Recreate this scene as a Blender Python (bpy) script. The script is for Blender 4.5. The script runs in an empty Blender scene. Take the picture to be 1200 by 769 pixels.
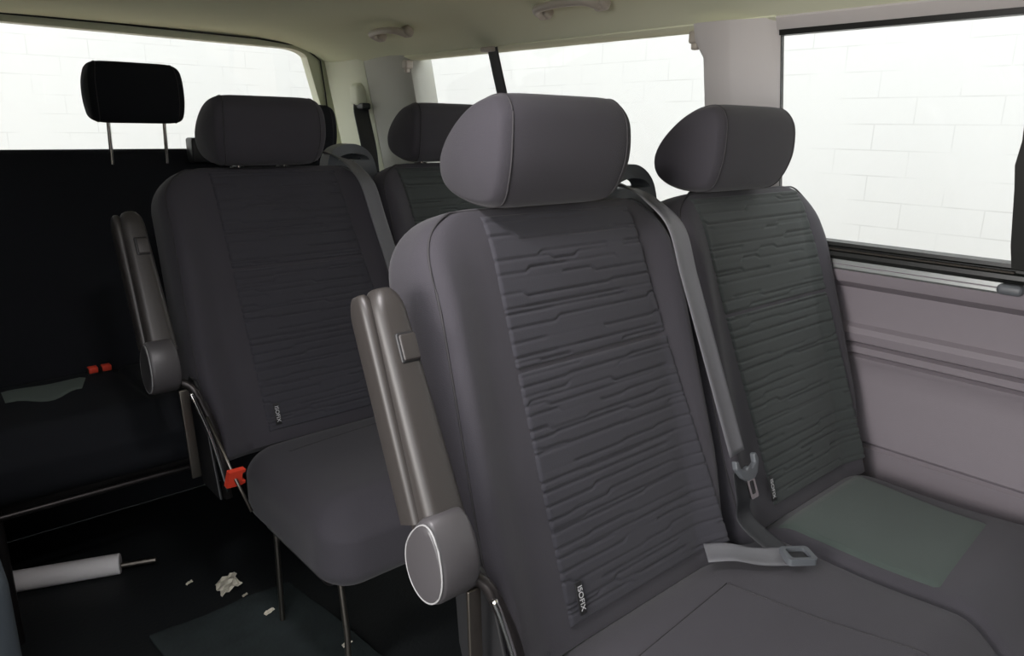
import bpy, bmesh, math, random
from mathutils import Vector, Matrix
random.seed(7)
S = bpy.context.scene
COL = S.collection
PI = math.pi
R = math.radians
# ------------------------------------------------------------------ helpers
def sstep(a, b, x):
    t = max(0.0, min(1.0, (x - a) / (b - a))); return t * t * (3 - 2 * t)

def lerp(a, b, t): return a + (b - a) * t

def link(o, parent=None):
    COL.objects.link(o)
    if parent: o.parent = parent
    return o

def mesh_obj(name, verts, faces, mat=None, parent=None, smooth=True, angle=None, uv=False):
    """verts are in world space; stored relative to the parent's (rotation-free) location"""
    off = Vector((0, 0, 0)); p = parent
    while p: off += p.location; p = p.parent
    me = bpy.data.meshes.new(name)
    me.from_pydata([tuple(Vector(v) - off) for v in verts], [], faces)
    bm = bmesh.new(); bm.from_mesh(me)
    bmesh.ops.remove_doubles(bm, verts=bm.verts, dist=1e-6)
    bmesh.ops.recalc_face_normals(bm, faces=bm.faces)
    bm.to_mesh(me); bm.free()
    for pl in me.polygons: pl.use_smooth = smooth
    if smooth and angle: me.set_sharp_from_angle(angle=R(angle))
    if mat: me.materials.append(mat)
    return link(bpy.data.objects.new(name, me), parent)

class MB:
    def __init__(s): s.v = []; s.f = []
    def add(s, v, f):
        n = len(s.v); s.v += [tuple(q) for q in v]; s.f += [tuple(i + n for i in q) for q in f]; return s
    def obj(s, name, mat, parent=None, smooth=True, angle=35): return mesh_obj(name, s.v, s.f, mat, parent, smooth, angle)

def rings(rs, closed=True, cap0=True, cap1=True):
    """loft a list of rings with equal point counts"""
    n = len(rs[0]); v = [p for r in rs for p in r]; f = []
    for i in range(len(rs) - 1):
        for j in range(n if closed else n - 1):
            k = (j + 1) % n
            f.append((i*n + j, i*n + k, (i+1)*n + k, (i+1)*n + j))
    if closed and cap0: f.append(tuple(range(n - 1, -1, -1)))
    if closed and cap1: f.append(tuple((len(rs)-1)*n + j for j in range(n)))
    return v, f

def axis_samples(lo, hi, r, n, k=6):
    a = [lo + r * i / k for i in range(k)]
    m = [lo + r + (hi - lo - 2*r) * i / n for i in range(n + 1)]
    return a + m + [hi - r + r * (i + 1) / k for i in range(k)]

def rbox(lo, hi, r, n=(4, 4, 4), fn=None, k=6):
    """box with rounded edges, r per axis; fn displaces a point"""
    if not isinstance(r, (tuple, list)): r = (r, r, r)
    r = [min(r[i], (hi[i] - lo[i]) / 2 * .999) for i in range(3)]
    A = [axis_samples(lo[i], hi[i], r[i], n[i], k) for i in range(3)]
    v = []; f = []
    def mp(p):
        e = []; inn = []
        for i in range(3):
            c = min(max(p[i], lo[i] + r[i]), hi[i] - r[i]); inn.append(c); e.append((p[i] - c) / r[i])
        L = math.sqrt(sum(q*q for q in e)) or 1
        m = max(abs(q) for q in e)
        q = Vector([inn[i] + r[i] * e[i] / L * (m if m < 1 else 1) for i in range(3)])
        return fn(q) if fn else q
    for ax in range(3):
        a, b = [i for i in range(3) if i != ax]
        for side in (lo[ax], hi[ax]):
            base = len(v)
            for x in A[a]:
                for y in A[b]:
                    p = [0, 0, 0]; p[ax] = side; p[a] = x; p[b] = y; v.append(mp(p))
            nb = len(A[b])
            for i in range(len(A[a]) - 1):
                for j in range(nb - 1):
                    f.append((base + i*nb + j, base + (i+1)*nb + j, base + (i+1)*nb + j + 1, base + i*nb + j + 1))
    return v, f

def frame_of(t):
    t = t.normalized(); u = Vector((0, 0, 1)) if abs(t.z) < .9 else Vector((1, 0, 0))
    a = t.cross(u).normalized(); return a, t.cross(a).normalized()

def tube(pts, r, n=12, cap=True):
    pts = [Vector(p) for p in pts]; rs = []
    for i, p in enumerate(pts):
        t = pts[min(i+1, len(pts)-1)] - pts[max(i-1, 0)]
        a, b = frame_of(t); rr = r[i] if isinstance(r, (list, tuple)) else r
        rs.append([p + a*math.cos(2*PI*j/n)*rr + b*math.sin(2*PI*j/n)*rr for j in range(n)])
    return rings(rs, True, cap, cap)

def spline(pts, m=8):
    P = [Vector(p) for p in pts]; P = [2*P[0] - P[1]] + P + [2*P[-1] - P[-2]]; o = []
    for i in range(1, len(P) - 2):
        for k in range(m):
            t = k / m
            o.append(.5*((2*P[i]) + (P[i+1]-P[i-1])*t + (2*P[i-1]-5*P[i]+4*P[i+1]-P[i+2])*t*t + (3*P[i]-P[i-1]-3*P[i+1]+P[i+2])*t**3))
    o.append(P[-2].copy()); return o

def ribbon(pts, wdirs, w=.047, th=.0016, m=8, ribs=True):
    c = spline(pts, m); d = spline(wdirs, m); rs = []
    prof = [(-.5, 0), (-.46, .8), (-.34, 1.15), (-.26, .55), (-.08, .7), (0, .5), (.08, .7), (.26, .55), (.34, 1.15), (.46, .8), (.5, 0)]
    for i, p in enumerate(c):
        t = c[min(i+1, len(c)-1)] - c[max(i-1, 0)]; wd = d[i].normalized()
        nn = t.cross(wd).normalized(); wd = nn.cross(t).normalized()
        up = [p + wd*(a*w) + nn*(b*th) for a, b in prof]; dn = [p + wd*(a*w) - nn*(b*th) for a, b in reversed(prof[1:-1])]
        rs.append(up + dn)
    return rings(rs)

def extrude(outline, h, to_world):
    """outline: 2D loop; to_world(a,b,c)"""
    n = len(outline)
    v = [to_world(a, b, 0) for a, b in outline] + [to_world(a, b, h) for a, b in outline]
    f = [tuple(range(n - 1, -1, -1)), tuple(range(n, 2*n))] + [(i, (i+1) % n, n + (i+1) % n, n + i) for i in range(n)]
    return v, f

def extrude_ring(outer, inner, h, to_world):
    n = len(outer)
    v = [to_world(a, b, c) for c in (0, h) for L in (outer, inner) for a, b in L]
    f = []
    for i in range(n):
        j = (i+1) % n
        f += [(i, j, n+j, n+i), (2*n+i, 3*n+i, 3*n+j, 2*n+j), (i, 2*n+i, 2*n+j, j), (n+i, n+j, 3*n+j, 3*n+i)]
    return v, f

def rrect(x0, x1, y0, y1, r, k=6):
    o = []
    if not isinstance(r, (tuple, list)): r = (r,)*4
    for (cx, cy, a0, q) in ((x1-r[0], y1-r[0], 0, r[0]), (x0+r[1], y1-r[1], 90, r[1]), (x0+r[2], y0+r[2], 180, r[2]), (x1-r[3], y0+r[3], 270, r[3])):
        for i in range(k + 1):
            a = R(a0 + 90*i/k); o.append((cx + q*math.cos(a), cy + q*math.sin(a)))
    return o

def empty(name, loc):
    o = bpy.data.objects.new(name, None); o.location = loc; o.empty_display_size = .05; return link(o)

def tag(o, label=None, cat=None, group=None, kind=None):
    for k, val in (('label', label), ('category', cat), ('group', group), ('kind', kind)):
        if val: o[k] = val
    return o

def copy_tree(o, parent=None):
    c = o.copy(); COL.objects.link(c); c.parent = parent
    for ch in list(o.children): copy_tree(ch, c)
    return c

def all_below(o):
    for ch in o.children:
        yield ch
        yield from all_below(ch)

# ------------------------------------------------------------------ materials
def mat(name, col, rough=.6, metal=0, spec=.5, var=0.0, vscale=8, bump=0.0, bscale=300, sheen=0.0):
    m = bpy.data.materials.new(name); m.use_nodes = True
    nt = m.node_tree; b = nt.nodes['Principled BSDF']
    b.inputs['Base Color'].default_value = (*col, 1); b.inputs['Roughness'].default_value = rough
    b.inputs['Metallic'].default_value = metal; b.inputs['Specular IOR Level'].default_value = spec
    if sheen:
        b.inputs['Sheen Weight'].default_value = sheen; b.inputs['Sheen Roughness'].default_value = .5
    if var or bump:
        tc = nt.nodes.new('ShaderNodeTexCoord')
    if var:
        n = nt.nodes.new('ShaderNodeTexNoise'); n.inputs['Scale'].default_value = vscale; n.inputs['Detail'].default_value = 5
        nt.links.new(tc.outputs['Object'], n.inputs['Vector'])
        mx = nt.nodes.new('ShaderNodeMix'); mx.data_type = 'RGBA'
        mx.inputs[6].default_value = (*[c*(1-var) for c in col], 1); mx.inputs[7].default_value = (*[min(1, c*(1+var)) for c in col], 1)
        nt.links.new(n.outputs['Fac'], mx.inputs[0]); nt.links.new(mx.outputs[2], b.inputs['Base Color'])
    if bump:
        n2 = nt.nodes.new('ShaderNodeTexNoise'); n2.inputs['Scale'].default_value = bscale; n2.inputs['Detail'].default_value = 2
        nt.links.new(tc.outputs['Object'], n2.inputs['Vector'])
        bp = nt.nodes.new('ShaderNodeBump'); bp.inputs['Strength'].default_value = bump; bp.inputs['Distance'].default_value = .002
        nt.links.new(n2.outputs['Fac'], bp.inputs['Height']); nt.links.new(bp.outputs['Normal'], b.inputs['Normal'])
    return m

M = {}
M['fabric'] = mat('seat_fabric', (.046, .043, .051), .85, spec=.25, var=.08, bump=.25, bscale=700, sheen=.12)
M['quilt'] = mat('quilted_seat_fabric', (.038, .037, .045), .8, spec=.3, var=.10, bump=.25, bscale=700, sheen=.10)
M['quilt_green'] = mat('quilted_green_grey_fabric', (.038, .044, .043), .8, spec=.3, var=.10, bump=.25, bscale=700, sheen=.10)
M['paler'] = mat('paler_green_grey_fabric', (.053, .068, .061), .85, spec=.25, var=.06, bump=.25, bscale=700, sheen=.12)
M['thread'] = mat('seam_thread', (.035, .033, .036), .8)
M['dark_fabric'] = mat('dark_seat_fabric', (.012, .013, .016), .9, spec=.2, var=.1, bump=.2, bscale=600)
M['arm'] = mat('armrest_plastic', (.036, .032, .030), .42, var=.05, bump=.12, bscale=900)
M['hinge'] = mat('hinge_plastic', (.062, .058, .061), .4, bump=.06, bscale=900)
M['black_plastic'] = mat('black_plastic', (.015, .015, .016), .45)
M['grey_plastic'] = mat('grey_plastic', (.10, .108, .118), .45)
M['pale_plastic'] = mat('pale_grey_plastic', (.30, .30, .30), .4)
M['chrome'] = mat('chrome', (.75, .74, .72), .18, metal=1)
M['steel'] = mat('brushed_steel', (.22, .20, .175), .4, metal=1, var=.1, vscale=40)
M['dark_steel'] = mat('dark_steel', (.05, .045, .045), .4, metal=.8)
M['belt'] = mat('belt_webbing', (.125, .125, .135), .36, bump=.3, bscale=1500)
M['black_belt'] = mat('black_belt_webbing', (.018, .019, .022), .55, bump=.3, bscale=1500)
M['red'] = mat('red_plastic', (.85, .065, .03), .45)
M['headliner'] = mat('headliner', (.76, .78, .60), .95, spec=.1, var=.04, vscale=3, bump=.12, bscale=500)
M['panel'] = mat('side_panel_plastic', (.20, .178, .196), .55, spec=.35, var=.03, vscale=4, bump=.15, bscale=600)
M['pillar'] = mat('pillar_plastic', (.57, .545, .54), .5, var=.02, bump=.1, bscale=600)
M['pillar_green'] = mat('pale_green_grey_trim', (.64, .66, .52), .5, var=.02, bump=.1, bscale=600)
M['handle'] = mat('handle_plastic', (.46, .42, .37), .4)
M['seal'] = mat('window_seal_rubber', (.012, .013, .012), .35)
M['alu'] = mat('sill_aluminium', (.62, .65, .64), .3, metal=.85)
M['floor'] = mat('floor_covering', (.010, .012, .013), .6, var=.5, vscale=5, bump=.4, bscale=120)
M['mat'] = mat('mottled_floor_mat', (.024, .033, .034), .8, var=.6, vscale=14, bump=.5, bscale=90)
M['trim_blue'] = mat('blue_grey_trim', (.075, .09, .105), .6, bump=.15, bscale=600)
M['white_plastic'] = mat('white_plastic', (.90, .87, .87), .5)
M['paper'] = mat('cream_paper', (.75, .70, .58), .8, var=.1, vscale=60)
M['label_white'] = mat('label_white_thread', (.55, .55, .56), .8)
M['shell'] = mat('van_shell', (.05, .05, .055), .6)
M['ground'] = mat('brown_yard_ground', (.30, .235, .18), .9, var=.2, vscale=1.5)

def glass_mat():
    m = bpy.data.materials.new('window_glass'); m.use_nodes = True; nt = m.node_tree
    nt.nodes.clear()
    o = nt.nodes.new('ShaderNodeOutputMaterial'); mx = nt.nodes.new('ShaderNodeMixShader')
    t = nt.nodes.new('ShaderNodeBsdfTransparent'); t.inputs[0].default_value = (.985, .995, .985, 1)
    g = nt.nodes.new('ShaderNodeBsdfGlossy'); g.inputs['Roughness'].default_value = .02
    mx.inputs[0].default_value = .03
    nt.links.new(t.outputs[0], mx.inputs[1]); nt.links.new(g.outputs[0], mx.inputs[2]); nt.links.new(mx.outputs[0], o.inputs[0])
    return m
M['glass'] = glass_mat()

def brick_mat():
    m = bpy.data.materials.new('white_painted_brick'); m.use_nodes = True; nt = m.node_tree
    b = nt.nodes['Principled BSDF']; b.inputs['Roughness'].default_value = .9; b.inputs['Specular IOR Level'].default_value = .1
    tc = nt.nodes.new('ShaderNodeTexCoord'); sp = nt.nodes.new('ShaderNodeSeparateXYZ'); ad = nt.nodes.new('ShaderNodeMath'); ad.operation = 'ADD'
    cb = nt.nodes.new('ShaderNodeCombineXYZ')
    nt.links.new(tc.outputs['Object'], sp.inputs[0]); nt.links.new(sp.outputs['X'], ad.inputs[0]); nt.links.new(sp.outputs['Y'], ad.inputs[1])
    nt.links.new(ad.outputs[0], cb.inputs[0]); nt.links.new(sp.outputs['Z'], cb.inputs[1])
    br = nt.nodes.new('ShaderNodeTexBrick'); br.inputs['Scale'].default_value = 1
    br.inputs['Brick Width'].default_value = .44; br.inputs['Row Height'].default_value = .15
    br.inputs['Mortar Size'].default_value = .0045; br.inputs['Mortar Smooth'].default_value = .6
    nt.links.new(cb.outputs[0], br.inputs['Vector'])
    no = nt.nodes.new('ShaderNodeTexNoise'); no.inputs['Scale'].default_value = 2.2; no.inputs['Detail'].default_value = 6
    nt.links.new(cb.outputs[0], no.inputs['Vector'])
    cr = nt.nodes.new('ShaderNodeMapRange'); cr.inputs[1].default_value = .44; cr.inputs[2].default_value = .62
    nt.links.new(no.outputs['Fac'], cr.inputs[0])
    mu = nt.nodes.new('ShaderNodeMath'); mu.operation = 'MULTIPLY'
    nt.links.new(br.outputs['Fac'], mu.inputs[0]); nt.links.new(cr.outputs[0], mu.inputs[1])
    mx = nt.nodes.new('ShaderNodeMix'); mx.data_type = 'RGBA'
    mx.inputs[6].default_value = (.60, .605, .60, 1); mx.inputs[7].default_value = (.50, .505, .50, 1)
    nt.links.new(mu.outputs[0], mx.inputs[0]); nt.links.new(mx.outputs[2], b.inputs['Base Color'])
    return m
M['brick'] = brick_mat()

# ------------------------------------------------------------------ seat building
ANG = R(17.2); CA, SA = math.cos(ANG), math.sin(ANG)
class Bench:
    """bench-local frame: origin under the seat crease; bp(x, d, s): x across, d depth behind the backrest front, s up the backrest"""
    def __init__(self, ox, oy, oz=0): self.o = Vector((ox, oy, oz))
    def bp(self, x, d, s): return self.o + Vector((x, d*CA + s*SA, .43 + s*CA - d*SA))
    def p(self, x, y, z): return self.o + Vector((x, y, z))

H = .645; T = .115
def backrest(B, root, x0, x1, fabric, bol=.024, bolw=.10, rtop=.085, nx=30, taper=.012):
    """upholstered back: rounded top corners, raised side bolsters"""
    cx = (x0 + x1) / 2; hw0 = (x1 - x0) / 2
    def front(x, s):
        u = min(hw0 - abs(x - cx), bolw) / bolw
        return -bol * (1 - sstep(.25, 1, u)) * sstep(H, H - .15, s)
    def fq(x, s):
        sn = max(0, min(.98, (s - (H - rtop))/rtop)); cs = math.sqrt(1 - sn*sn); return front(x, s)*cs + .022*(1 - cs)
    rs = []
    levels = [0, .01] + [.03 + (H - rtop - .03) * i / 16 for i in range(17)]
    lev = [(s, 0) for s in levels] + [(None, PI/2 * i / 12) for i in range(1, 12)]
    for s, ph in lev:
        if s is None:
            s = H - rtop*.8 + rtop*.8*math.sin(ph) - (rtop*.2) * (1 - math.sin(ph))
            hw = hw0 - taper - rtop*(1 - math.cos(ph)); th = T - .045*(1 - math.cos(ph)); d0 = .022*(1 - math.cos(ph)); mul = math.cos(ph)
        else:
            hw = hw0 - taper * sstep(0, H, s); th = T - .062*(1 - sstep(.02, .26, s)); d0 = 0; mul = 1; hw -= .020*(1 - sstep(.03, .20, s))
            if s < .005: hw -= .01; d0 = .012; th = T - .082
        r = min(.034, th/2*.95); k = 6; ring = []
        for i in range(nx + 1):                                   # front, left to right
            x = -hw + r + (2*hw - 2*r) * i / nx
            ring.append((x, d0, 1))
        for i in range(1, k): a = PI/2*i/k; ring.append((hw - r + r*math.sin(a), d0 + r - r*math.cos(a), math.cos(a)))
        for i in range(3): ring.append((hw, d0 + r + (th - 2*r)*i/2, 0))
        for i in range(1, k): a = PI/2*i/k; ring.append((hw - r + r*math.cos(a), d0 + th - r + r*math.sin(a), 0))
        for i in range(11): ring.append((hw - r - (2*hw - 2*r)*i/10, d0 + th, 0))
        for i in range(1, k): a = PI/2*i/k; ring.append((-hw + r - r*math.sin(a), d0 + th - r + r*math.cos(a), 0))
        for i in range(3): ring.append((-hw, d0 + th - r - (th - 2*r)*i/2, 0))
        for i in range(1, k): a = PI/2*i/k; ring.append((-hw + r - r*math.cos(a), d0 + r - r*math.sin(a), math.sin(a)))
        rs.append([B.bp(cx + x, d + w*mul*front(cx + x, s), s) for x, d, w in ring])
    v, f = rings(rs)
    o = mesh_obj('backrest', v, f, fabric, root, True, 50)
    # piping seam that runs up both sides and over the top of the front face
    def pipe(x, s): return B.bp(x + (.020*(1 - sstep(.03, .20, s)) if x < cx else -.020*(1 - sstep(.03, .20, s))), front(x, s)*.71 + .0095, s)
    q = .0095; path = []
    half = []; xl = x0 + q
    for i in range(20):
        ss = .06 + (H - rtop - .06)*i/19; half.append(pipe(xl + taper*sstep(0, H, ss), ss) - B.o)
    for i in range(1, 13):
        a = R(72)*i/12; ss = H - rtop + rtop*math.sin(a); x = xl + taper + rtop*(1 - math.cos(a))
        half.append(B.bp(x, front(x, ss)*math.cos(a)*.71 + .022*(1 - math.cos(a)) + .0095*(1 - .75*sstep(.5, 1, i/12)), ss) - B.o)
    path = [B.o + p for p in half] 
    d1 = .022*(1 - math.cos(R(72))); s1 = H - rtop + rtop*math.sin(R(72)); xe = xl + taper + rtop*(1 - math.cos(R(72)))
    for i in range(1, 12):
        path.append(B.bp(lerp(xe, 2*cx - xe, i/12), d1 + .0012, s1))
    path += [B.o + Vector((2*cx - p.x, p.y, p.z)) for p in reversed(half)]
    v, f = tube(path, .0016, 6)
    mesh_obj('piping', v, f, M['thread'], o)
    return o, fq

def quilt(B, parent, front, xl, xr, s0, s1, m, seed, depth=.0046, seam_s=.41):
    """stitched insert: wavering horizontal seams with small steps, xl/xr are functions of s"""
    rnd = random.Random(seed); pitch = .0138; lines = []
    k = int((s1 - s0) / pitch) + 3
    W = xr(s0) - xl(s0) + .1
    for i in range(k):
        base = s0 - pitch + i*pitch; x = -.05; off = rnd.choice((-.5, 0, 0, .5)); segs = []
        while x < W + .1:
            L = rnd.uniform(.04, .17); on = rnd.random() < .82
            segs.append((x, x + L, off, rnd.uniform(.35, 1) if on else .08)); x += L
            off = max(-.5, min(.5, off + rnd.choice((-.45, .45, 0, 0, .2, -.2))))
        lines.append((base, segs))
    def seg_at(segs, x):
        for j, (a, b, o, g) in enumerate(segs):
            if a <= x < b:
                if j + 1 < len(segs):
                    t = sstep(b - .014, b, x); return lerp(o, segs[j+1][2], t), lerp(g, segs[j+1][3], t)
                return o, g
        return 0, 0
    nx = 120; ns = int((s1 - s0) / .0019); v = []; f = []
    cols = [[seg_at(sg, i/nx*(W - .1)) for i in range(nx + 1)] for _, sg in lines]
    for j in range(ns + 1):
        s = s0 + (s1 - s0)*j/ns; i0 = int((s - s0 + pitch)/pitch)
        for i in range(nx + 1):
            x = lerp(xl(s), xr(s), i/nx); g = 0
            for q in (i0 - 1, i0, i0 + 1, i0 + 2):
                if 0 <= q < k:
                    o, w = cols[q][i]; dd = s - (lines[q][0] + o*pitch)
                    g = max(g, w*math.exp(-(dd/.0021)**2)*(1 if dd > 0 else 1))
            if seam_s: g = max(g, 1.9*math.exp(-((s - seam_s)/.0034)**2))
            e = min(i, nx - i, j, ns - j); tuck = .010*(1 - sstep(0, 3, e))
            v.append(B.bp(x, front(x, s) - .0042 + depth*g + tuck, s))
    for j in range(ns):
        for i in range(nx):
            a = j*(nx+1) + i; f.append((a, a+1, a+nx+2, a+nx+1))
    return mesh_obj('quilted_panel', v, f, m, parent, True)

def headrest(B, root, cx, zc, yc, w, fabric, post_z, hd=.072, hh=.083, lean=.30, post_dx=.055, chrome=True, boxy=False):
    """padded headrest on two steel posts; zc, yc = bench-local centre"""
    o_pts = []
    nu, nv = 40, 40; v = []; f = []
    key = [(-.066, .030), (-.058, .058), (-.036, .0725), (.006, .060), (.049, .018), (.068, -.022), (.058, -.056), (.013, -.0725), (-.040, -.068), (-.063, -.022)]
    if boxy: key = [(-.058, .030), (-.052, .062), (-.030, .0725), (.010, .072), (.040, .060), (.055, .020), (.058, -.022), (.050, -.060), (.013, -.0725), (-.036, -.070), (-.058, -.030)]
    K = len(key); loop = []
    for i in range(K):
        P0, P1, P2, P3 = (Vector((*key[(i + q) % K], 0)) for q in (-1, 0, 1, 2))
        for k in range(8):
            t = k/8; loop.append(.5*((2*P1) + (P2-P0)*t + (2*P0-5*P1+4*P2-P3)*t*t + (3*P1-P0-3*P2+P3)*t**3))
    nv = len(loop)
    def prof(a):
        q = loop[int(round(a/(2*PI)*nv)) % nv]; return q.x*hd/.066, q.y*hh/.0725
    rs = []
    def scale(x): return .80 + .20*max(0, 1 - abs(x)**8)**(1/2.2)
    seq = []
    for k in (.02, .2, .4, .6, .75, .88, .96): seq.append((-1 - .06*(1 - k*k), .80*k))
    for i in range(nu + 1):
        t = -1 + 2*i/nu; xx = math.copysign(1 - (1 - abs(t))**1.8, t); seq.append((xx, scale(xx)))
    for k in (.96, .88, .75, .6, .4, .2, .02): seq.append((1 + .06*(1 - k*k), .80*k))
    for xx, sc in seq:
        ring = []
        for j in range(nv):
            y, z = prof(2*PI*j/nv); zt = z*sc/hh
            wd = w/2*(1 - (.04 if boxy else .09)*max(0, -zt)**2 - .09*max(0, zt)**2.5)
            ring.append(B.p(cx + xx*wd, yc + y*sc, zc + z*sc))
        rs.append(ring)
    v, f = rings(rs)
    h = mesh_obj('headrest', v, f, fabric, root, True)
    for sg in (-1, 1):
        xx = sg*.86; sc = scale(xx)*1.003
        path = []
        for j in range(nv + 1):
            y, z = prof(2*PI*j/nv); zt = z*sc/hh
            wd = w/2*(1 - (.04 if boxy else .09)*max(0, -zt)**2 - .09*max(0, zt)**2.5)
            path.append(B.p(cx + xx*wd, yc + y*sc, zc + z*sc))
        v, f = tube(path, .0013, 6, False); mesh_obj('seam', v, f, M['thread'], h)
        pz0 = post_z; x = cx + sg*post_dx
        v, f = tube([B.p(x, yc + .018, pz0), B.p(x, yc + .008, lerp(pz0, zc, .5)), B.p(x, yc, zc)], .0058, 12)
        po = mesh_obj('post', v, f, M['chrome'], h, True, 40)
        if chrome: tag(po, 'chrome headrest post')
    return h

def collar(B, parent, x, y, z):
    mb = MB(); mb.add(*rbox(B.p(x - .014, y - .012, z - .012), B.p(x + .014, y + .012, z + .006), .004, (1, 1, 1), None, 3))
    return mb.obj('post_collar', M['black_plastic'], parent)

def isofix_tag(B, parent, x, s, front):
    w, h = .0135, .048
    mb = MB(); mb.add(*rbox((0, 0, 0), (w, .0022, h), .001, (1, 1, 1), None, 2))
    mb.v = [B.bp(x + a, front(x, s) - .0085 + b, s + c) for a, b, c in mb.v]
    t = mb.obj('isofix_tag', M['black_plastic'], parent); tag(t, 'small black woven tag with white lettering')
    cu = bpy.data.curves.new('lettering', 'FONT'); cu.body = 'ISOFIX'; cu.size = .0125; cu.extrude = .0003; cu.align_x = 'CENTER'; cu.align_y = 'CENTER'
    tmp = bpy.data.objects.new('tmp', cu); COL.objects.link(tmp); bpy.context.view_layer.update()
    me = bpy.data.meshes.new_from_object(tmp.evaluated_get(bpy.context.evaluated_depsgraph_get()))
    vs = []
    for q in me.vertices:                                     # text runs down the tag
        vs.append(B.bp(x + w/2 + q.co.y, front(x, s) - .0092 - q.co.z*.5, s + h/2 - q.co.x))
    fs = [tuple(p.vertices) for p in me.polygons]
    bpy.data.objects.remove(tmp); bpy.data.meshes.remove(me); bpy.data.curves.remove(cu)
    mesh_obj('lettering', vs, fs, M['label_white'], t, False)
    return t

def belt_guide(B, root, x, y, z, m):
    """arched plastic housing with a belt slot on the backrest shoulder"""
    outer = []; n = 28
    base = [(-.075, -.05), (-.070, .0), (-.052, .030), (-.02, .043), (.015, .044), (.045, .030), (.064, .004), (.075, -.05)]
    sp = spline([(a, b, 0) for a, b in base], 5); outer = [(p.x, p.y) for p in sp]
    n = len(outer)
    inner = []
    for i in range(n):
        a = PI*(1 - i/(n - 1))
        inner.append((.005 + .045*math.cos(a)*1.0, .004 + (.017*math.sin(a))))
    # closing the slot's lower side: first and last points join along the base
    f0 = lambda a, b, c: B.p(x + a, y + c + b*.1, z + b)
    nn = len(outer); v = [f0(a, b, c) for c in (0, .045) for L in (outer, inner) for a, b in L]; f = []
    for i in range(nn):
        j = (i+1) % nn
        f += [(i, j, nn+j, nn+i), (2*nn+i, 3*nn+i, 3*nn+j, 2*nn+j), (i, 2*nn+i, 2*nn+j, j), (nn+i, nn+j, 3*nn+j, 3*nn+i)]
    o = mesh_obj('belt_guide', v, f, m, root, True, 40)
    return o

def armrest(B, root, xa, xb):
    """raised armrest beside the backrest: outer shell, pad with button, hinge cover"""
    def arm_pt(x, d, t):      # t along arm from hinge, d depth from front face
        a = R(23.5); h = (.035, .655)
        return B.p(x, h[0] - .012 + t*math.sin(a) + d*math.cos(a) - .034*0, h[1] + t*math.cos(a) - d*math.sin(a))
    L = .335
    def loft(x_lo, x_hi, d0, d1, t0, t1, r, topr):
        rs = []; steps = [t0 + (t1 - topr - t0)*i/10 for i in range(11)]
        seq = [(t, 1.0) for t in steps] + [(t1 - topr + topr*math.sin(PI/2*i/9), math.cos(PI/2*i/9)) for i in range(1, 9)]
        for t, c in seq:
            k = (t - t0)/(t1 - t0)
            a, b = x_lo(k), x_hi(k); e0, e1 = d0(k), d1(k); mx, md = (a+b)/2, e0 + (e1-e0)*.45
            sx = .45 + .55*c; sd = .35 + .65*c
            if c < .2: sx *= .9
            rr = min(r, (b-a)/2*.95*sx, (e1-e0)/2*.95*sd)
            pts = rrect(mx + (a-mx)*sx, mx + (b-mx)*sx, md + (e0-md)*sd, md + (e1-md)*sd, rr, 5)
            rs.append([arm_pt(p, q, t) for p, q in pts])
        return rings(rs)
    split = xa + .015
    v, f = loft(lambda k: split - .002 - .006*(1-k), lambda k: xb + .006*(1-k), lambda k: -.012*(1-k) - .004, lambda k: .040, .035, L, .014, .035)
    pad = mesh_obj('armrest_pad', v, f, M['arm'], root, True, 60)
    v, f = loft(lambda k: xa + .000*(1-k), lambda k: split + .004 - .004*(1-k), lambda k: .004 + .004*(1-k), lambda k: .046, .050, L - .004, .009, .035)
    shell = mesh_obj('armrest_shell', v, f, M['arm'], root, True, 60)
    # recline button set into the pad's front face
    mb = MB(); mb.add(*rbox((split + .012, -.0095, L - .098), (xb - .004, .004, L - .060), .003, (1, 1, 1), None, 3))
    mb.v = [arm_pt(*q) for q in mb.v]
    b = mb.obj('button_surround', M['black_plastic'], pad)
    mb = MB(); mb.add(*rbox((split + .015, -.0115, L - .0955), (xb - .004, .002, L - .0625), .003, (1, 1, 1), None, 3))
    mb.v = [arm_pt(*q) for q in mb.v]
    b = mb.obj('button', M['arm'], pad)
    # hinge: a short drum whose axis runs across the seat, with a tongue up the arm
    c = (.030, .652); rs = []; n = 40
    prof = [(xa - .004, .032), (xa - .003, .039), (xa + .001, .0425), (xa + .005, .044), (xb - .012, .044), (xb - .008, .043), (xb - .004, .039), (xb - .003, .032)]
    for x, r in prof:
        ring = []
        for j in range(n):
            a = 2*PI*j/n; rr = r
            up = math.sin(a - R(23.5) )
            ex = max(0, up)**3*.018 * (r/.046)
            ring.append(B.p(x, c[0] + math.cos(a)*r*.92 + math.sin(R(23.5))*ex, c[1] + math.sin(a)*r*1.08 + ex))
        rs.append(ring)
    v, f = rings(rs)
    hg = mesh_obj('hinge_cover', v, f, M['hinge'], root, True, 35)
    rim = []
    for j in range(n + 1):
        a = 2*PI*j/n; rim.append(B.p(xa - .0022, c[0] + math.cos(a)*.0405*.92 , c[1] + math.sin(a)*.0405*1.08 + max(0, math.sin(a-R(23.5)))**3*.016))
    v, f = tube(rim, .0012, 6, False); mesh_obj('cap_rim', v, f, M['pale_plastic'], hg)
    return pad

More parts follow.
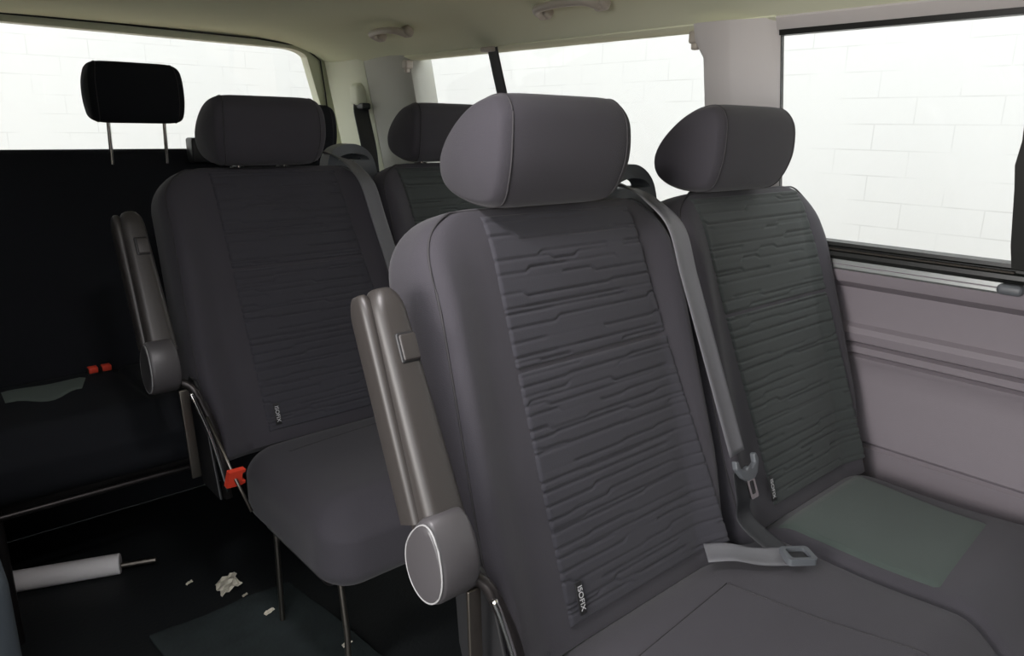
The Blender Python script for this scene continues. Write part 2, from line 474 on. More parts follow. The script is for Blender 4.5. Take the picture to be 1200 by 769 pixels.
def cushion(B, root, x0, x1, depth, fabric, seams=(), div=None, z1=.445, thick=.15, yb=.03, corner=.075, crown=.012):
    def fn(q):
        x, y, z = q
        k = sstep(z1 - .06, z1, z)
        # crowned tops, a valley at the division, rolled front
        dz = 0
        for (a, b) in (div or [(x0, x1)]):
            if a <= x <= b:
                u = (x - a)/(b - a); dz = crown*(1 - abs(2*u - 1)**6) - crown*.5
        for (sx, w, dp) in seams: dz -= dp*math.exp(-((x - sx)/w)**2)
        dz += .012*sstep(-depth*.4, -depth*.9, y) - .035*sstep(-depth + .09, -depth, y)
        return B.p(x, y, z + dz*k)
    n = (int((x1 - x0)/.008), 24, 4)
    v, f = rbox((x0, -depth, z1 - thick), (x1, yb, z1), (corner, .075, .055), n, fn, 7)
    return mesh_obj('seat_cushion', v, f, fabric, root, True), fn

def top_patch(B, parent, name, m, loop_fn, nu, nv, zfn):
    v = []; f = []
    for i in range(nu + 1):
        for j in range(nv + 1):
            x, y = loop_fn(i/nu, j/nv); e = min(i, nu - i, j, nv - j)
            z = zfn(x, y) + .004 - .010*(1 - sstep(0, 2, e)); v.append(B.p(x, y, z))
    for i in range(nu):
        for j in range(nv):
            a = i*(nv+1) + j; f.append((a, a+1, a+nv+2, a+nv+1))
    return mesh_obj(name, v, f, m, parent, True)

# ------------------------------------------------------------------ front double bench (and its copy behind)
FX, FY = 1.035, .60
B = Bench(FX, FY)
bench = empty('double_bench_seat', (FX, FY, 0))
tag(bench, 'nearest grey fabric double bench seat, its raised armrest facing the aisle', 'bench seat', 'double bench seats')
xs = [(.512 - FX, 1.052 - FX), (1.050 - FX, 1.572 - FX)]
back1, fr1 = backrest(B, bench, *xs[0], M['fabric'])
back2, fr2 = backrest(B, bench, *xs[1], M['fabric'])
q1 = quilt(B, back1, fr1, lambda s: lerp(.652, .632, s/H) - FX, lambda s: lerp(1.030, .945, s/H) - FX, .035, .634, M['quilt'], 3)
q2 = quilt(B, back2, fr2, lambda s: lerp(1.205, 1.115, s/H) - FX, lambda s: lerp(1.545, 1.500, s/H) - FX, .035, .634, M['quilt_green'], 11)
isofix_tag(B, back1, .672 - FX, .050, fr1)
isofix_tag(B, back2, 1.190 - FX, .050, fr2)
for c in (.750, 1.232):
    h = headrest(B, bench, c - FX, 1.1185, .202, .262, M['fabric'], 1.00, hd=.073, hh=.0755)
    for sg in (-1, 1): collar(B, h, c - FX + sg*.055, .222, 1.033)
armrest(B, bench, .424 - FX, .482 - FX)
belt_guide(B, bench, 1.03 - FX, .255, 1.045, M['grey_plastic'])
DEP = .415
SEAMS = [(1.155 - FX, .010, .010)]
cu, cfn = cushion(B, bench, .580 - FX, 1.565 - FX, DEP, M['fabric'], SEAMS, [(.580 - FX, 1.155 - FX), (1.155 - FX, 1.565 - FX)], thick=.17)
def czf(x, y):
    return (cfn(Vector((x, y, .445))) - B.o).z
top_patch(B, cu, 'paler_panel', M['paler'], lambda a, b: (lerp(1.175, 1.50 - .03*b, a) - FX, lerp(-.012, -.30 + .02*a, b)), 40, 30, czf)  # paler, greener panel over part of the right seat's cushion
tag(cu.children[0], 'pale green-grey fabric panel')
# stitched seam lines on the cushion
def cseam(p0, p1):
    pts = [B.p(lerp(p0[0], p1[0], t/20) - FX, lerp(p0[1], p1[1], t/20) - FY, czf(lerp(p0[0], p1[0], t/20) - FX, lerp(p0[1], p1[1], t/20) - FY) + .0005) for t in range(21)]
    v, f = tube(pts, .0009, 6); mesh_obj('seam', v, f, M['thread'], cu)
cseam((.94, .54), (1.0, .25)); cseam((.66, .52), (.94, .54)); 
# side frame under the hinge: dark bracket, pale flat bar, bright rod
def bracket():
    pts = spline([B.p(.462 - FX, .045, .612), B.p(.474 - FX, .030, .620), B.p(.495 - FX, .015, .612), B.p(.508 - FX, .0, .585), B.p(.530 - FX, -.02, .50), B.p(.538 - FX, -.03, .36)], 6)
    v, f = tube(pts, .009, 10); mesh_obj('frame_bracket', v, f, M['dark_steel'], bench)
    mb = MB(); mb.add(*rbox((0, 0, 0), (.020, .006, .20), .002, (1, 1, 6), None, 2))
    mb.v = [B.p(.474 - FX + a + .04*(.20 - c), .012 + b, .405 + c) for a, b, c in mb.v]
    mb.obj('frame_bar', M['steel'], bench)
    v, f = tube(spline([B.p(.486 - FX, -.022, .608), B.p(.494 - FX, -.028, .58), B.p(.515 - FX, -.034, .50), B.p(.535 - FX, -.04, .38)], 6), .0042, 10)
    mesh_obj('frame_rod', v, f, M['chrome'], bench)
    mb = MB(); mb.add(*rbox((0, 0, 0), (.90, .30, .04), .015, (4, 4, 1), None, 4))
    mb.v = [B.p(.615 - FX + a, -.32 + b, .250 + c) for a, b, c in mb.v]
    mb.obj('seat_pan', M['dark_steel'], bench)
    ol = [(-.052, .37), (.050, .37), (.085, .47), (.098, .585), (.075, .612), (.045, .612), (.018, .585), (-.012, .50)]
    mb = MB(); mb.add(*extrude(ol, .006, lambda a, b, c: B.p(.514 - FX + c, a, b))); o = mb.obj('gap_dark_plate', M['black_plastic'], bench, False)  # black plate added to darken the gap beside the frame
    bv = o.modifiers.new('b', 'BEVEL'); bv.width = .002; bv.segments = 2
bracket()
for (x, y) in ((.640, -.345), (1.50, -.345), (.64, -.02), (1.50, -.02)):
    v, f = tube([B.p(x - FX, y, .0), B.p(x - FX, y, .15), B.p(x - FX, y + (.02 if y < -.2 else 0), .275)], .0065, 12)
    mesh_obj('leg', v, f, M['steel'] if x < .7 else M['dark_steel'], bench, True, 40)
# recline lever: thin bright rod with a red grip at the aisle side
lv = None
v, f = tube([B.p(.497 - FX, -.075, .570), B.p(.510 - FX, -.15, .475), B.p(.524 - FX, -.20, .405)], .0032, 10)
lv = mesh_obj('release_lever', v, f, M['steel'], bench)
def red_tab():
    mb = MB(); c = (.512 - FX, -.160, .462)
    def wf(a, b, cc): return B.p(c[0] + a + .02*0, c[1] + cc - b*.55, c[2] + b)
    ol = [(-.014, -.02), (.012, -.022), (.022, -.018), (.022, -.011), (.014, -.010), (.013, .012), (.018, .014), (.018, .021), (-.014, .022)]
    mb.add(*extrude(ol, .016, wf)); o = mb.obj('red_grip', M['red'], lv, False); tag(o, 'red plastic grip')
red_tab()

# ------------------------------------------------------------------ seat belt of the front bench
def make_belt(B, ox):
    t = empty('seat_belt', B.p(1.03 - ox, .26, 1.045))
    pts = [B.p(.965 - ox, .285, 1.066), B.p(.980 - ox, .255, 1.060), B.p(.990 - ox, .215, 1.050), B.p(.996 - ox, .182, 1.034)]
    for s in (.58, .50, .42, .34, .26, .18):
        x = lerp(1.068, 1.000, (s - .15)/(.60 - .15)); pts.append(B.bp(x - ox, -.038, s))
    wd = [Vector((.75, .45, -.35)), Vector((.85, .35, -.3)), Vector((.95, .1, -.15)), Vector((1, 0, -.1))] + [Vector((1, -.12, -.05))]*6
    v, f = ribbon(pts, wd, .040, .0021); w = mesh_obj('webbing', v, f, M['belt'], t)
    # tongue: grey plastic head with two horns, steel plate with a slot
    c = B.bp(1.070 - ox, -.043, .150)
    def fw(a, b, cc): return c + Vector((a + b*(-.14), b*SA + cc*CA, b*CA - cc*SA))
    ol = [(-.031, .024), (-.034, .010), (-.022, -.010), (-.010, -.018), (.010, -.018), (.022, -.010), (.034, .010), (.031, .024), (.024, .022), (.022, .008), (.008, .002), (.004, .006), (-.004, .006), (-.008, .002), (-.022, .008), (-.024, .022)]
    mb = MB(); mb.add(*extrude(ol, -.010, fw)); tg = mb.obj('tongue', M['grey_plastic'], t, False)
    bv = tg.modifiers.new('b', 'BEVEL'); bv.width = .002; bv.segments = 2
    mb = MB(); mb.add(*extrude_ring(rrect(-.0115, .0115, -.052, -.016, .004, 4), rrect(-.006, .006, -.044, -.020, .003, 4), -.003, lambda a, b, cc: fw(a, b, cc - .004)))
    o = mb.obj('tongue_plate', M['chrome'], tg, True, 30); tag(o, 'bright steel tongue plate')
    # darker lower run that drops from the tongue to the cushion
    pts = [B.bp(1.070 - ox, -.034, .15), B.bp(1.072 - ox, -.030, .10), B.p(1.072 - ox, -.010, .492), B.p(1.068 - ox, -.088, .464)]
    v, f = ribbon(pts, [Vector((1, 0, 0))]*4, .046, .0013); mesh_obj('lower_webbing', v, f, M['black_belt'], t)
    # lap strap lying on the cushion
    pts = [B.p(.955 - ox, -.008, .475), B.p(.985 - ox, -.035, .478), B.p(1.02 - ox, -.065, .470), B.p(1.062 - ox, -.092, .466)]
    v, f = ribbon(pts, [Vector((.45, .85, .25))]*4, .040, .0013); mesh_obj('lap_strap', v, f, M['belt'], t)
    return t
belt = make_belt(B, FX)
tag(belt, 'grey seat belt crossing between the two nearest seatbacks, its metal tongue hanging low', 'seat belt', 'bench seat belts')

def make_buckle(loc, name, label, mm, redtop=False):
    t = empty(name, loc); c = Vector(loc)
    d = Vector((.80, -.55, -.02)).normalized(); s = Vector((.55, .80, 0)).normalized(); u = s.cross(d) * -1
    if u.z < 0: u = -u
    def fw(a, b, cc): return c + s*a + d*b + u*cc
    mb = MB(); mb.add(*extrude_ring(rrect(-.020, .020, 0, .050, .006, 4), rrect(-.014, .014, .008, .042, .004, 4), .012, fw))
    h = mb.obj('buckle_housing', mm, t, True, 30)
    mb = MB(); mb.add(*rbox((-.014, .008, .002), (.014, .042, .006), .002, (1, 1, 1), None, 2)); mb.v = [fw(*q) for q in mb.v]
    mb.obj('release_button', M['red'] if redtop else M['black_plastic'], t)
    tag(t, label, 'belt buckle'); return t
bk = make_buckle((1.050, .506, .466), 'belt_buckle', 'grey belt buckle lying on the nearest bench cushion below the hanging tongue', M['grey_plastic'])

# ------------------------------------------------------------------ second bench = copy of the first
bench2 = copy_tree(bench); bench2.location = (FX - .052, FY + .90, .012)
bench2['label'] = 'dark double bench seat in the middle row, red grip at its aisle side'
heads = sorted([c for c in bench2.children if c.name.startswith('headrest')], key=lambda c: sum(v.co.x for v in c.data.vertices))
for hd_, dx in zip(heads, (.018, .042)): hd_.location = Vector((dx, 0, .003))
belt2 = copy_tree(belt); belt2.location = belt.location + Vector((-.052, .90, .012))
belt2['label'] = 'grey seat belt over the middle row bench, partly hidden by the nearest bench'

for o in list(all_below(lv)) + [lv]: bpy.data.objects.remove(o)      # the nearest bench shows no lever
# ------------------------------------------------------------------ rear bench
RX, RY = .66, 2.22
B3 = Bench(RX, RY, .03)
rear = empty('rear_bench_seat', (RX, RY, 0))
tag(rear, 'black full width bench seat in the last row below the rear window', 'bench seat')
rb, rfr = backrest(B3, rear, -.74, .76, M['dark_fabric'], bol=.012, bolw=.2, rtop=.035, nx=60)
for c, zc in ((.630, 1.205), (1.118, 1.108)):
    h = headrest(B3, rear, c - RX, zc - .007, .150, .250, M['dark_fabric'], 1.00, hd=.055, hh=.081, post_dx=.075, boxy=True)
rcu, rcfn = cushion(B3, rear, -.73, .75, .46, M['dark_fabric'], [(-.2, .01, .01), (.28, .01, .01)], None, .45)
top_patch(B3, rcu, 'paler_panel', mat('pale_grey_green_fabric', (.095, .115, .104), .85), lambda a, b: (lerp(.16, lerp(.395, .355, b), a) - RX, lerp(2.165, 2.02 + .03*math.sin(a*9), b) - RY), 14, 12, lambda x, y: (rcfn(Vector((x, y, .45))) - B3.o).z)  # paler grey-green panel laid over the dark rear cushion
tag(rcu.children[0], 'pale grey-green fabric panel')
mb = MB(); mb.add(*rbox(B3.p(.80 - RX - .03, .13, 1.0), B3.p(.80 - RX + .045, .19, 1.075), .008, (1, 1, 1), None, 3)); mb.obj('belt_guide', M['black_plastic'], rear)
mb = MB()
for i, (a, b) in enumerate(((.13, .17), (1.1, 1.14))):
    pass
for (x, y) in ((.10, -.42), (1.2, -.42), (.10, -.05), (1.2, -.05)):
    v, f = tube([(x, RY + y, 0), (x, RY + y, .33)], .014, 12); mesh_obj('leg', v, f, M['dark_steel'], rear, True, 40)
v, f = tube([(.0, RY - .43, .318), (1.3, RY - .43, .318)], .007, 12); mesh_obj('frame_tube', v, f, M['dark_steel'], rear, True, 40)
mb = MB(); mb.add(*rbox((.0, RY - .40, .31), (1.34, RY, .345), .01, (2, 2, 1), None, 3)); mb.obj('seat_pan', M['dark_steel'], rear)
mb = MB(); mb.add(*rbox((-.08, RY + .06, .01), (1.40, RY + .09, .50), .01, (2, 1, 2), None, 3)); mb.obj('light_block_board', M['dark_fabric'], rear)  # dark board added to block rear-window light under the bench
for lx, lab in ((.392, 'left of the two small red-topped belt buckles on the black rear bench'), (.425, 'right of the two small red-topped belt buckles on the black rear bench')):
    t = empty('rear_belt_buckle', (lx, RY - .045, .478)); tag(t, lab, 'belt buckle', 'rear bench buckles')
    mb = MB(); mb.add(*rbox((lx - .013, RY - .06, .474), (lx + .013, RY - .035, .504), .004, (1, 1, 1), None, 3)); mb.obj('buckle_housing', M['black_plastic'], t)
    mb = MB(); mb.add(*rbox((lx - .0115, RY - .063, .490), (lx + .0115, RY - .040, .506), .003, (1, 1, 1), None, 3)); mb.obj('release_button', M['red'], t)

# ------------------------------------------------------------------ van shell
XC, HWID = .74, .725
DOOR_F, DOOR_B = -.60, .75
def ceil_z(x, y=0):
    t = min(1, abs((x - XC)/HWID)); return 1.366 + .104*(1 - t**6) - .02*sstep(2.2, 2.75, y)
v = []; f = []; nx = 48; ys = [-1.3 + 4.05*i/24 for i in range(25)]
for y in ys:
    for i in range(nx + 1):
        x = XC - HWID + 2*HWID*i/nx; v.append((x, y, ceil_z(x, y)))
n0 = len(v)
for y in ys:
    for i in range(nx + 1):
        x = XC - HWID*1.02 + 2*HWID*1.02*i/nx; v.append((x, y, ceil_z(min(max(x, XC-HWID), XC+HWID), y) + .04))
W_ = nx + 1
for j in range(len(ys) - 1):
    for i in range(nx):
        a = j*W_ + i; f.append((a, a+1, a+W_+1, a+W_)); f.append((n0+a, n0+a+W_, n0+a+W_+1, n0+a+1))
for i in range(nx):
    f.append((i, n0+i, n0+i+1, i+1)); a = (len(ys)-1)*W_ + i; f.append((a, a+1, n0+a+1, n0+a))
for j in range(len(ys) - 1):
    a = j*W_; f.append((a, a+W_, n0+a+W_, n0+a)); a += nx; f.append((a, n0+a, n0+a+W_, a+W_))
tag(mesh_obj('ceiling', v, f, M['headliner'], None, True, 50), kind='structure')

mb = MB(); mb.add(*rbox((-.9, -1.3, -.05), (1.66, 2.95, 0), .004, (2, 2, 1), None, 2))
tag(mb.obj('floor', M['floor'], None, False), kind='structure')

# right side panel, swept along the van
prof = [(1.628, 0), (1.625, .10), (1.618, .30), (1.606, .455), (1.603, .468), (1.612, .474), (1.604, .482), (1.600, .62), (1.597, .655), (1.592, .664), (1.589, .674), (1.600, .679), (1.588, .684), (1.586, .699), (1.598, .704), (1.586, .709), (1.581, .728), (1.586, .740), (1.596, .748), (1.592, .80), (1.588, .826), (1.572, .834), (1.560, .842), (1.553, .862), (1.551, .880), (1.556, .889), (1.585, .891)]
ysw = [-1.3 + 4.1*i/20 for i in range(21)]
def back_face(p): return [(1.66, p[0][1]), ]
rs = []
for y in ysw:
    rs.append([(x, y, z) for x, z in prof] + [(1.66, y, .891), (1.67, y, 0)])
v, f = rings(rs)
tag(mesh_obj('wall_right', v, f, M['panel'], None, True, 28), kind='structure')

def wx(z): return 1.545 - (z - .9)*.19           # inner window plane
def box_strip(name, mtl, y0, y1, zx, kind='structure', parent=None, r=.003):
    """bar along Y; zx: cross-section loop (x,z)"""
    v, f = rings([[(x, y, z) for x, z in zx] for y in (y0, y1)])
    o = mesh_obj(name, v, f, mtl, parent, True, 25)
    if kind and not parent: tag(o, kind=kind)
    return o
# window 1: sliding side window beside the nearest bench; window 2: quarter window behind it
def side_window(name, y0, y1, z0, z1, divider=None):
    e = empty(name, (1.55, (y0+y1)/2, z0)); tag(e, kind='structure')
    v = []
    for (o) in (0.012, .016):
        v += [(wx(z0) + o, y0, z0), (wx(z0) + o, y1, z0), (wx(z1) + o, y1, z1), (wx(z1) + o, y0, z1)]
    mesh_obj('pane', v, [(0, 1, 2, 3), (7, 6, 5, 4), (0, 4, 5, 1), (1, 5, 6, 2), (2, 6, 7, 3), (3, 7, 4, 0)], M['glass'], e, False)
    box = lambda za, zb, a, b: [(wx(za) + a, za), (wx(zb) + a, zb), (wx(zb) + b, zb), (wx(za) + b, za)]
    return e, box
w1, bx = side_window('window_1', -.9, .852, .893, 1.345)
o = box_strip('lower_seal', M['seal'], -.9, .852, [(1.548, .889), (1.540, .897), (1.541, .905), (1.549, .909), (1.549, .914), (1.543, .918), (1.544, .925), (1.566, .928), (1.57, .889)], parent=w1)
box_strip('seal_bead', M['steel'], .385, .852, [(1.541, .908), (1.540, .9115), (1.545, .9125), (1.547, .909)], parent=w1)
box_strip('upper_seal', M['seal'], -.9, .852, bx(1.3395, 1.350, .0, .02), parent=w1)
mb = MB()
v, f = rings([[(wx(z) - .010, .40 - dy, z), (wx(z) - .010, .30, z), (wx(z) + .02, .30, z), (wx(z) + .02, .40 - dy, z)] for z, dy in ((.918, .012), (.96, .006), (1.06, .0), (1.10, -.004), (1.14, .002), (1.34, .0))])
mesh_obj('sliding_frame', v, f, M['seal'], w1, True, 30)
v, f = rings([[(wx(z) + .010, .8525, z), (wx(z) + .010, .856, z), (wx(z) + .02, .856, z), (wx(z) + .02, .8525, z)] for z in (.92, 1.34)])
mesh_obj('rear_seal', v, f, M['seal'], w1, True, 30)
# sill track below the window with its end stop
st = box_strip('trim_1', M['alu'], .40, .86, [(1.553, .866), (1.549, .871), (1.549, .877), (1.553, .878), (1.549, .880), (1.549, .888), (1.556, .891), (1.562, .885), (1.562, .866)])
mb = MB(); mb.add(*rbox((1.535, .365, .868), (1.566, .408, .888), .009, (2, 2, 2), None, 4)); mb.obj('end_stop', M['grey_plastic'], st)
w2, bx2 = side_window('window_2', 1.02, 2.24, .893, 1.37)
box_strip('lower_seal', M['seal'], 1.02, 2.24, [(1.548, .889), (1.540, .897), (1.541, .905), (1.549, .914), (1.544, .925), (1.566, .928), (1.57, .889)], parent=w2)

# roof rail over the side windows
v, f = rings([[(1.452, y, 1.372), (1.462, y, 1.352), (1.468, y, 1.346), (1.50, y, 1.346), (1.50, y, 1.40), (1.455, y, 1.40)] for y in (-1.3, .858)])
tag(mesh_obj('trim_2', v, f, M['pillar'], None, True, 25), kind='structure')
v, f = rings([[(1.450, y, 1.374), (1.458, y, 1.368), (1.468, y, 1.364), (1.50, y, 1.364), (1.50, y, 1.40), (1.455, y, 1.40)] for y in (.858, 2.8)])
tag(mesh_obj('trim_3', v, f, M['headliner'], None, True, 25), kind='structure')

def pillar(name, plan, z0, z1, mtl, flare=None):
    rs = []; N = 14
    for i in range(N + 1):
        z = lerp(z0, z1, i/N); k = (1.27 - z)*.19; fl = flare(z) if flare else 0
        rs.append([(x + k, y, z) if q == 0 else (x + k - fl*.4, y + q*fl, z) for x, y, q in plan])
    v, f = rings(rs); return tag(mesh_obj(name, v, f, mtl, None, True, 30), kind='structure')
fl = lambda z: .018*sstep(1.315, 1.345, z)
pillar('trim_4', [(1.497, .853, 0), (1.484, .854, 0), (1.478, .860, 0), (1.466, .890, 0), (1.447, .945, 0), (1.444, .955, 0), (1.447, 1.005, 1), (1.455, 1.022, 1), (1.475, 1.034, 1), (1.497, 1.04, 0)], .885, 1.374, M['pillar'], fl)
pillar('trim_5', [(1.56, 2.195, 0), (1.500, 2.200, 0), (1.478, 2.208, 0), (1.470, 2.225, 0), (1.463, 2.30, 0), (1.462, 2.478, 0), (1.56, 2.49, 0)], .885, 1.385, mat('d_pillar_plastic', (.40, .40, .36), .6, bump=.1, bscale=600))
pillar('trim_6', [(1.56, 2.48, 0), (1.461, 2.480, 0), (1.452, 2.50, 0), (1.447, 2.62, 0), (1.442, 2.70, 0), (1.436, 2.725, 0), (1.56, 2.76, 0)], .885, 1.40, M['pillar_green'])
# blind hooks at the top corners of the quarter window
for (y, lab) in ((2.205, 'small pale blind hook at the rear top corner of the quarter window'), (1.045, 'small pale blind hook on top of the pillar between the side windows')):
    mb = MB(); mb.add(*rbox((1.436, y - .014, 1.335), (1.466, y + .014, 1.362), .006, (1, 1, 1), None, 4))
    mb.add(*rbox((1.440, y - .009, 1.322), (1.456, y + .009, 1.338), .005, (1, 1, 1), None, 4))
    tag(mb.obj('blind_hook', M['handle']), lab, 'hook', 'blind hooks')

# tailgate with the rear window
def ry(z): return 2.755 + (1.27 - z)*.18
zt, zb = 1.430, .93
outer = rrect(-.13, 1.60, .80, 1.475, (.03, .03, .03, .03), 8)
inn = []
def rwx(z): return 1.392 + (1.27 - z)*.36
for (a, b) in rrect(0, 1, 0, 1, (.06, .06, .06, .06), 8):
    z = lerp(zb, zt - .010*a, b); inn.append((lerp(.02, rwx(z), a), z))
v, f = extrude_ring(outer, inn, .05, lambda a, b, c: (a, ry(b) + c, b))
tag(mesh_obj('wall_back', v, f, M['pillar_green'], None, True, 25), kind='structure')
mb = MB(); mb.add(*rbox((-.13, 2.80, 0), (1.66, 2.86, .83), .01, (2, 1, 2), None, 2)); tag(mb.obj('trim_7', M['shell']), kind='structure')
w3 = empty('window_3', (.7, ry(.93), .93)); tag(w3, kind='structure')
v = [(x, ry(z) + o, z) for o in (.028, .032) for x, z in ((.0, .91), (1.53, .91), (1.40, 1.445), (.0, 1.445))]
mesh_obj('pane', v, [(0, 1, 2, 3), (7, 6, 5, 4), (0, 4, 5, 1), (1, 5, 6, 2), (2, 6, 7, 3), (3, 7, 4, 0)], M['glass'], w3, False)
# dark joint around the tailgate trim
v, f = tube([(-.1, ry(1.452) - .004, 1.449), (.7, ry(1.452) - .004, 1.4485), (1.15, ry(1.45) - .004, 1.443), (1.33, ry(1.43) - .004, 1.43), (1.40, ry(1.39) - .004, 1.385), (1.425, ry(1.27) - .006, 1.27), (1.462, ry(1.05) - .006, 1.05), (1.475, ry(.95) - .006, .95)], .0028, 8)
tag(mesh_obj('trim_8', v, f, M['seal']), kind='structure')

# left wall behind the sliding-door opening, left solid and windowless to cut light from that side
def box(lo, hi, r=.01): return rbox(lo, hi, r, (2, 4, 2), None, 2)
mb = MB(); mb.add(*box((-.20, DOOR_B, 0), (-.12, 2.86, .95))); mb.add(*box((-.17, DOOR_B, .94), (-.05, 2.86, 1.42)))
tag(mb.obj('wall_left', M['shell'], None, True, 40), kind='structure')
mb = MB(); mb.add(*box((-.20, -1.36, 0), (-.12, DOOR_F, .95))); mb.add(*box((-.17, -1.36, .94), (-.05, DOOR_F, 1.42)))
tag(mb.obj('trim_10', M['shell'], None, True, 40), kind='structure')
mb = MB(); mb.add(*box((-.20, -1.36, 0), (1.66, -1.30, 1.44)))
tag(mb.obj('wall_front', M['shell'], None, True, 40), kind='structure')  # unseen front, closed without a windscreen to darken the seat fronts
# rounded lower trim at the door opening, seen at the left edge
mb = MB(); mb.add(*rbox((-.14, 1.18, 0), (.070, 1.60, .520), (.05, .05, .05), (3, 6, 6), lambda q: Vector((q.x - .03*(.5 - q.z)*0, q.y, q.z - (.08*sstep(.02, -.14, q.x)*0))), 6))
tag(mb.obj('trim_9', M['trim_blue'], None, True), kind='structure')

# ------------------------------------------------------------------ fittings
def grab_handle(c, length, ax, out, label):
    """moulded handle: two feet and a bowed grip. ax along, out = bow direction, feet towards the roof"""
    ax = Vector(ax).normalized(); out = Vector(out).normalized(); up = ax.cross(out)
    if up.z < 0: up = -up
    t = empty('grab_handle', c); c = Vector(c); L = length/2
    path = spline([c - ax*L - out*.012 - up*.016, c - ax*L*.98 + out*.006 - up*.022, c - ax*L*.78 + out*.026 - up*.028, c + out*.034 - up*.030, c + ax*L*.78 + out*.026 - up*.028, c + ax*L*.98 + out*.006 - up*.022, c + ax*L - out*.012 - up*.016], 8)
    n = len(path); v, f = tube(path, [.0125 - .003*math.sin(PI*i/(n-1)) for i in range(n)], 14)
    mesh_obj('grip', v, f, M['handle'], t)
    for sg in (-1, 1):
        q = c + ax*L*sg - out*.012 - up*.010
        mb = MB(); mb.add(*rbox((-.022, -.016, -.014), (.022, .016, .014), .010, (1, 1, 1), None, 5))
        mb.v = [q + ax*a + out*b + up*d for a, b, d in mb.v]; mb.obj('mounting_foot', M['handle'], t)
    return tag(t, label, 'grab handle', 'roof grab handles')
grab_handle((1.335, 1.33, 1.440), .20, (0.06, 1, 0), (-.85, 0, .45), 'cream grab handle on the roof lining nearer the camera, above the pale pillar')
grab_handle((1.325, 2.10, 1.440), .17, (0.06, 1, 0), (-.85, 0, .45), 'cream grab handle on the roof lining farther back, near the rear window')

# black strap hanging from the roof edge beside the quarter window
t = empty('roof_belt_strap', (1.458, 1.755, 1.37)); tag(t, 'black belt strap hanging from the roof edge across the quarter window', 'strap')
v, f = ribbon([(1.450, 1.757, 1.372), (1.463, 1.750, 1.31), (1.475, 1.738, 1.24), (1.490, 1.72, 1.14), (1.505, 1.70, .98), (1.507, 1.69, .92)], [Vector((.05, 1, .1))]*6, .052, .0014)
mesh_obj('webbing', v, f, M['black_belt'], t)
mb = MB(); mb.add(*rbox((1.438, 1.742, 1.362), (1.462, 1.800, 1.376), .005, (1, 1, 1), None, 4)); mb.obj('anchor', M['handle'], t)
# belt on the rear pillar
t = empty('pillar_belt', (1.45, 2.50, 1.22)); tag(t, 'dark seat belt leaving a pale cover on the rear pillar', 'seat belt')
v, f = ribbon([(1.452, 2.525, 1.232), (1.440, 2.505, 1.20), (1.432, 2.47, 1.14), (1.425, 2.43, 1.06), (1.415, 2.40, .98)], [Vector((.80, -.55, .15))]*5, .055, .0014)
mesh_obj('webbing', v, f, M['black_belt'], t)
mb = MB(); mb.add(*rbox((1.425, 2.495, 1.215), (1.475, 2.57, 1.30), .022, (2, 2, 2), None, 6)); mb.obj('belt_cover', M['pillar_green'], t)
mb = MB(); mb.add(*rbox((1.432, 2.478, 1.205), (1.466, 2.540, 1.228), .006, (1, 1, 1), None, 4)); mb.obj('belt_slot', M['black_plastic'], t)

# ------------------------------------------------------------------ floor items
def cyl(p, q, r, name, m, parent, bev=.002):
    p, q = Vector(p), Vector(q); d = (q - p).normalized()
    v, f = tube([p, p + d*bev, q - d*bev, q], [r - bev, r, r, r - bev], 24); return mesh_obj(name, v, f, m, parent, True, 40)
t = empty('white_tube', (.20, 2.03, .0)); tag(t, 'white plastic tube lying on the dark floor before the rear bench', 'tube')
cyl((.0, 2.075, .028), (.352, 1.945, .028), .027, 'tube_body', M['white_plastic'], t)
cyl((.352, 1.945, .022), (.432, 1.915, .022), .0075, 'end_pin', M['steel'], t)
def crumple(name, c, w, h, seed, m, label, cat, group=None, th=.0012):
    rnd = random.Random(seed); n = 6; v = []; f = []
    top = [[Vector((c[0] + (i/n - .5)*w + rnd.uniform(-1, 1)*w*.07, c[1] + (j/n - .5)*h + rnd.uniform(-1, 1)*h*.07, c[2] + rnd.uniform(.15, 1)*w*.16 + (i/n)*w*.35)) for j in range(n+1)] for i in range(n+1)]
    flat = [p for r in top for p in r]; N = len(flat); v = flat + [p - Vector((0, 0, th)) for p in flat]
    for i in range(n):
        for j in range(n):
            a = i*(n+1) + j; f += [(a, a+1, a+n+2, a+n+1), (N+a, N+a+n+1, N+a+n+2, N+a+1)]
    edge = [i*(n+1) for i in range(n+1)] + [n*(n+1) + j for j in range(1, n+1)] + [i*(n+1) + n for i in range(n-1, -1, -1)] + [j for j in range(n-1, 0, -1)]
    for a, b in zip(edge, edge[1:] + edge[:1]): f.append((a, b, N+b, N+a))
    return tag(mesh_obj(name, v, f, m, None, False), label, cat, group)
mb = MB(); mb.add(*rbox((.36, .95, .0), (.70, 1.62, .008), .004, (8, 16, 1), lambda q: Vector((q.x - .10*(q.y - 1.3), q.y, q.z + (.003*math.sin(q.x*31 + q.y*17) + .003 if q.z > .004 else 0))), 3))
tag(mb.obj('floor_mat', M['mat'], None, True), 'mottled dark green-grey floor mat lying in the aisle', 'mat')  # mottled green-grey slab, paler than the floor around it
crumple('paper_scrap', (.540, 1.70, .002), .05, .06, 4, M['paper'], 'cream paper scrap on the aisle floor beside the middle bench', 'paper scrap')
for i, (x, y, sz, lab) in enumerate(((.572, 1.52, .022, 'white crumb on the floor mat below the paper scrap'), (.560, 1.64, .012, 'tiny white crumb on the floor just right of the paper scrap'), (.47, 1.78, .016, 'white sliver on the floor left of the paper scrap'), (.66, 1.30, .02, 'white crumb near the thin steel seat leg'))):
    crumple('crumb', (x, y, .013 if y < 1.62 else .002), sz, sz*.6, 20 + i, M['paper'], lab, 'crumb', 'floor crumbs')

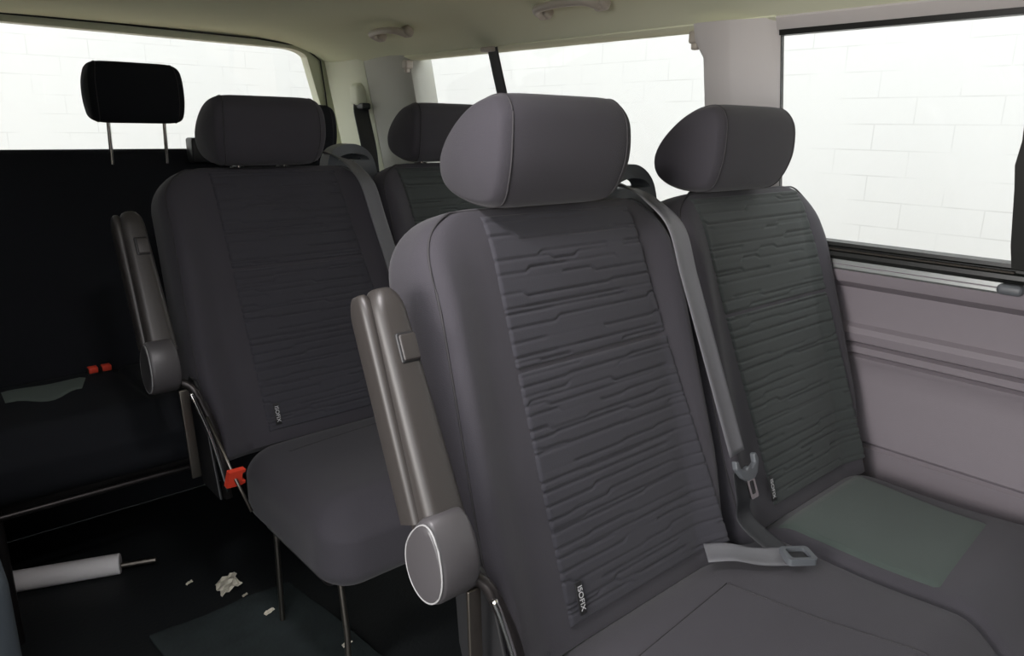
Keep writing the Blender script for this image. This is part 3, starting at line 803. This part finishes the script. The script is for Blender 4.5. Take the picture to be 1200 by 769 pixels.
# ------------------------------------------------------------------ outside
mb = MB(); mb.add(*rbox((4.6, -12, -.5), (4.8, 9.2, 5.5), .01, (1, 1, 1), None, 1)); tag(mb.obj('exterior_wall_right', M['brick'], None, False), kind='structure')
mb = MB(); mb.add(*rbox((-9, 7.2, -.5), (4.6, 7.4, 5.5), .01, (1, 1, 1), None, 1)); tag(mb.obj('exterior_wall_back', M['brick'], None, False), kind='structure')
mb = MB(); mb.add(*rbox((-14, -14, -.56), (4.6, 7.2, -.5), .01, (1, 1, 1), None, 1)); tag(mb.obj('ground', M['ground'], None, False), kind='structure')

# ------------------------------------------------------------------ light, camera
w = bpy.data.worlds.new('world'); S.world = w; w.use_nodes = True
bg = w.node_tree.nodes['Background']; bg.inputs[0].default_value = (.96, .98, 1, 1); bg.inputs[1].default_value = 3.4
t = empty('fill_lamp', (.30, .60, 1.45)); tag(t, 'added unseen oblong fill lamp in the roof lining above the aisle', 'lamp')  # unseen lamp added to light the headrests from above
mb = MB(); mb.add(*rbox((.23, .54, 1.436), (.37, .66, 1.462), .012, (2, 2, 1), None, 4)); mb.obj('fill_lamp_housing', M['handle'], t)
dl = bpy.data.lights.new('fill_light', 'AREA'); dl.shape = 'RECTANGLE'; dl.size = .12; dl.size_y = .10; dl.energy = 5.0; dl.color = (1, .96, .98)  # the added lamp's fill light
dlo = link(bpy.data.objects.new('fill_light', dl)); dlo.location = (.30, .60, 1.43)
lamp = bpy.data.lights.new('door_fill_light', 'AREA'); lamp.shape = 'RECTANGLE'; lamp.size = .8; lamp.size_y = .6; lamp.energy = 32; lamp.color = (1, .95, .92)  # unseen fill light added outside the sliding door
lo = link(bpy.data.objects.new('door_fill_light', lamp)); lo.location = (-1.25, .30, 1.22)
lo.rotation_euler = Vector((1, .08, -.10)).to_track_quat('-Z', 'Y').to_euler()
cam = bpy.data.cameras.new('camera'); co = link(bpy.data.objects.new('camera', cam))
yaw, pit, rol = R(41.3), R(15.3), R(.9)
F = Vector((math.sin(yaw)*math.cos(pit), math.cos(yaw)*math.cos(pit), -math.sin(pit)))
Rt = Vector((math.cos(yaw), -math.sin(yaw), 0)); U = Rt.cross(F)
R2 = Rt*math.cos(rol) + U*math.sin(rol); U2 = U*math.cos(rol) - Rt*math.sin(rol)
co.matrix_world = Matrix(((R2.x, U2.x, -F.x, 0), (R2.y, U2.y, -F.y, 0), (R2.z, U2.z, -F.z, 1.15), (0, 0, 0, 1)))
cam.sensor_fit = 'HORIZONTAL'; cam.sensor_width = 36; cam.lens = 860/1200*36; cam.clip_start = .02
S.camera = co
vs = S.view_settings
vs.view_transform = 'Standard'; vs.look = 'None'; vs.gamma = 1; vs.use_curve_mapping = False; vs.exposure = 0
S.cycles.max_bounces = 10; S.cycles.transparent_max_bounces = 16; S.cycles.diffuse_bounces = 6
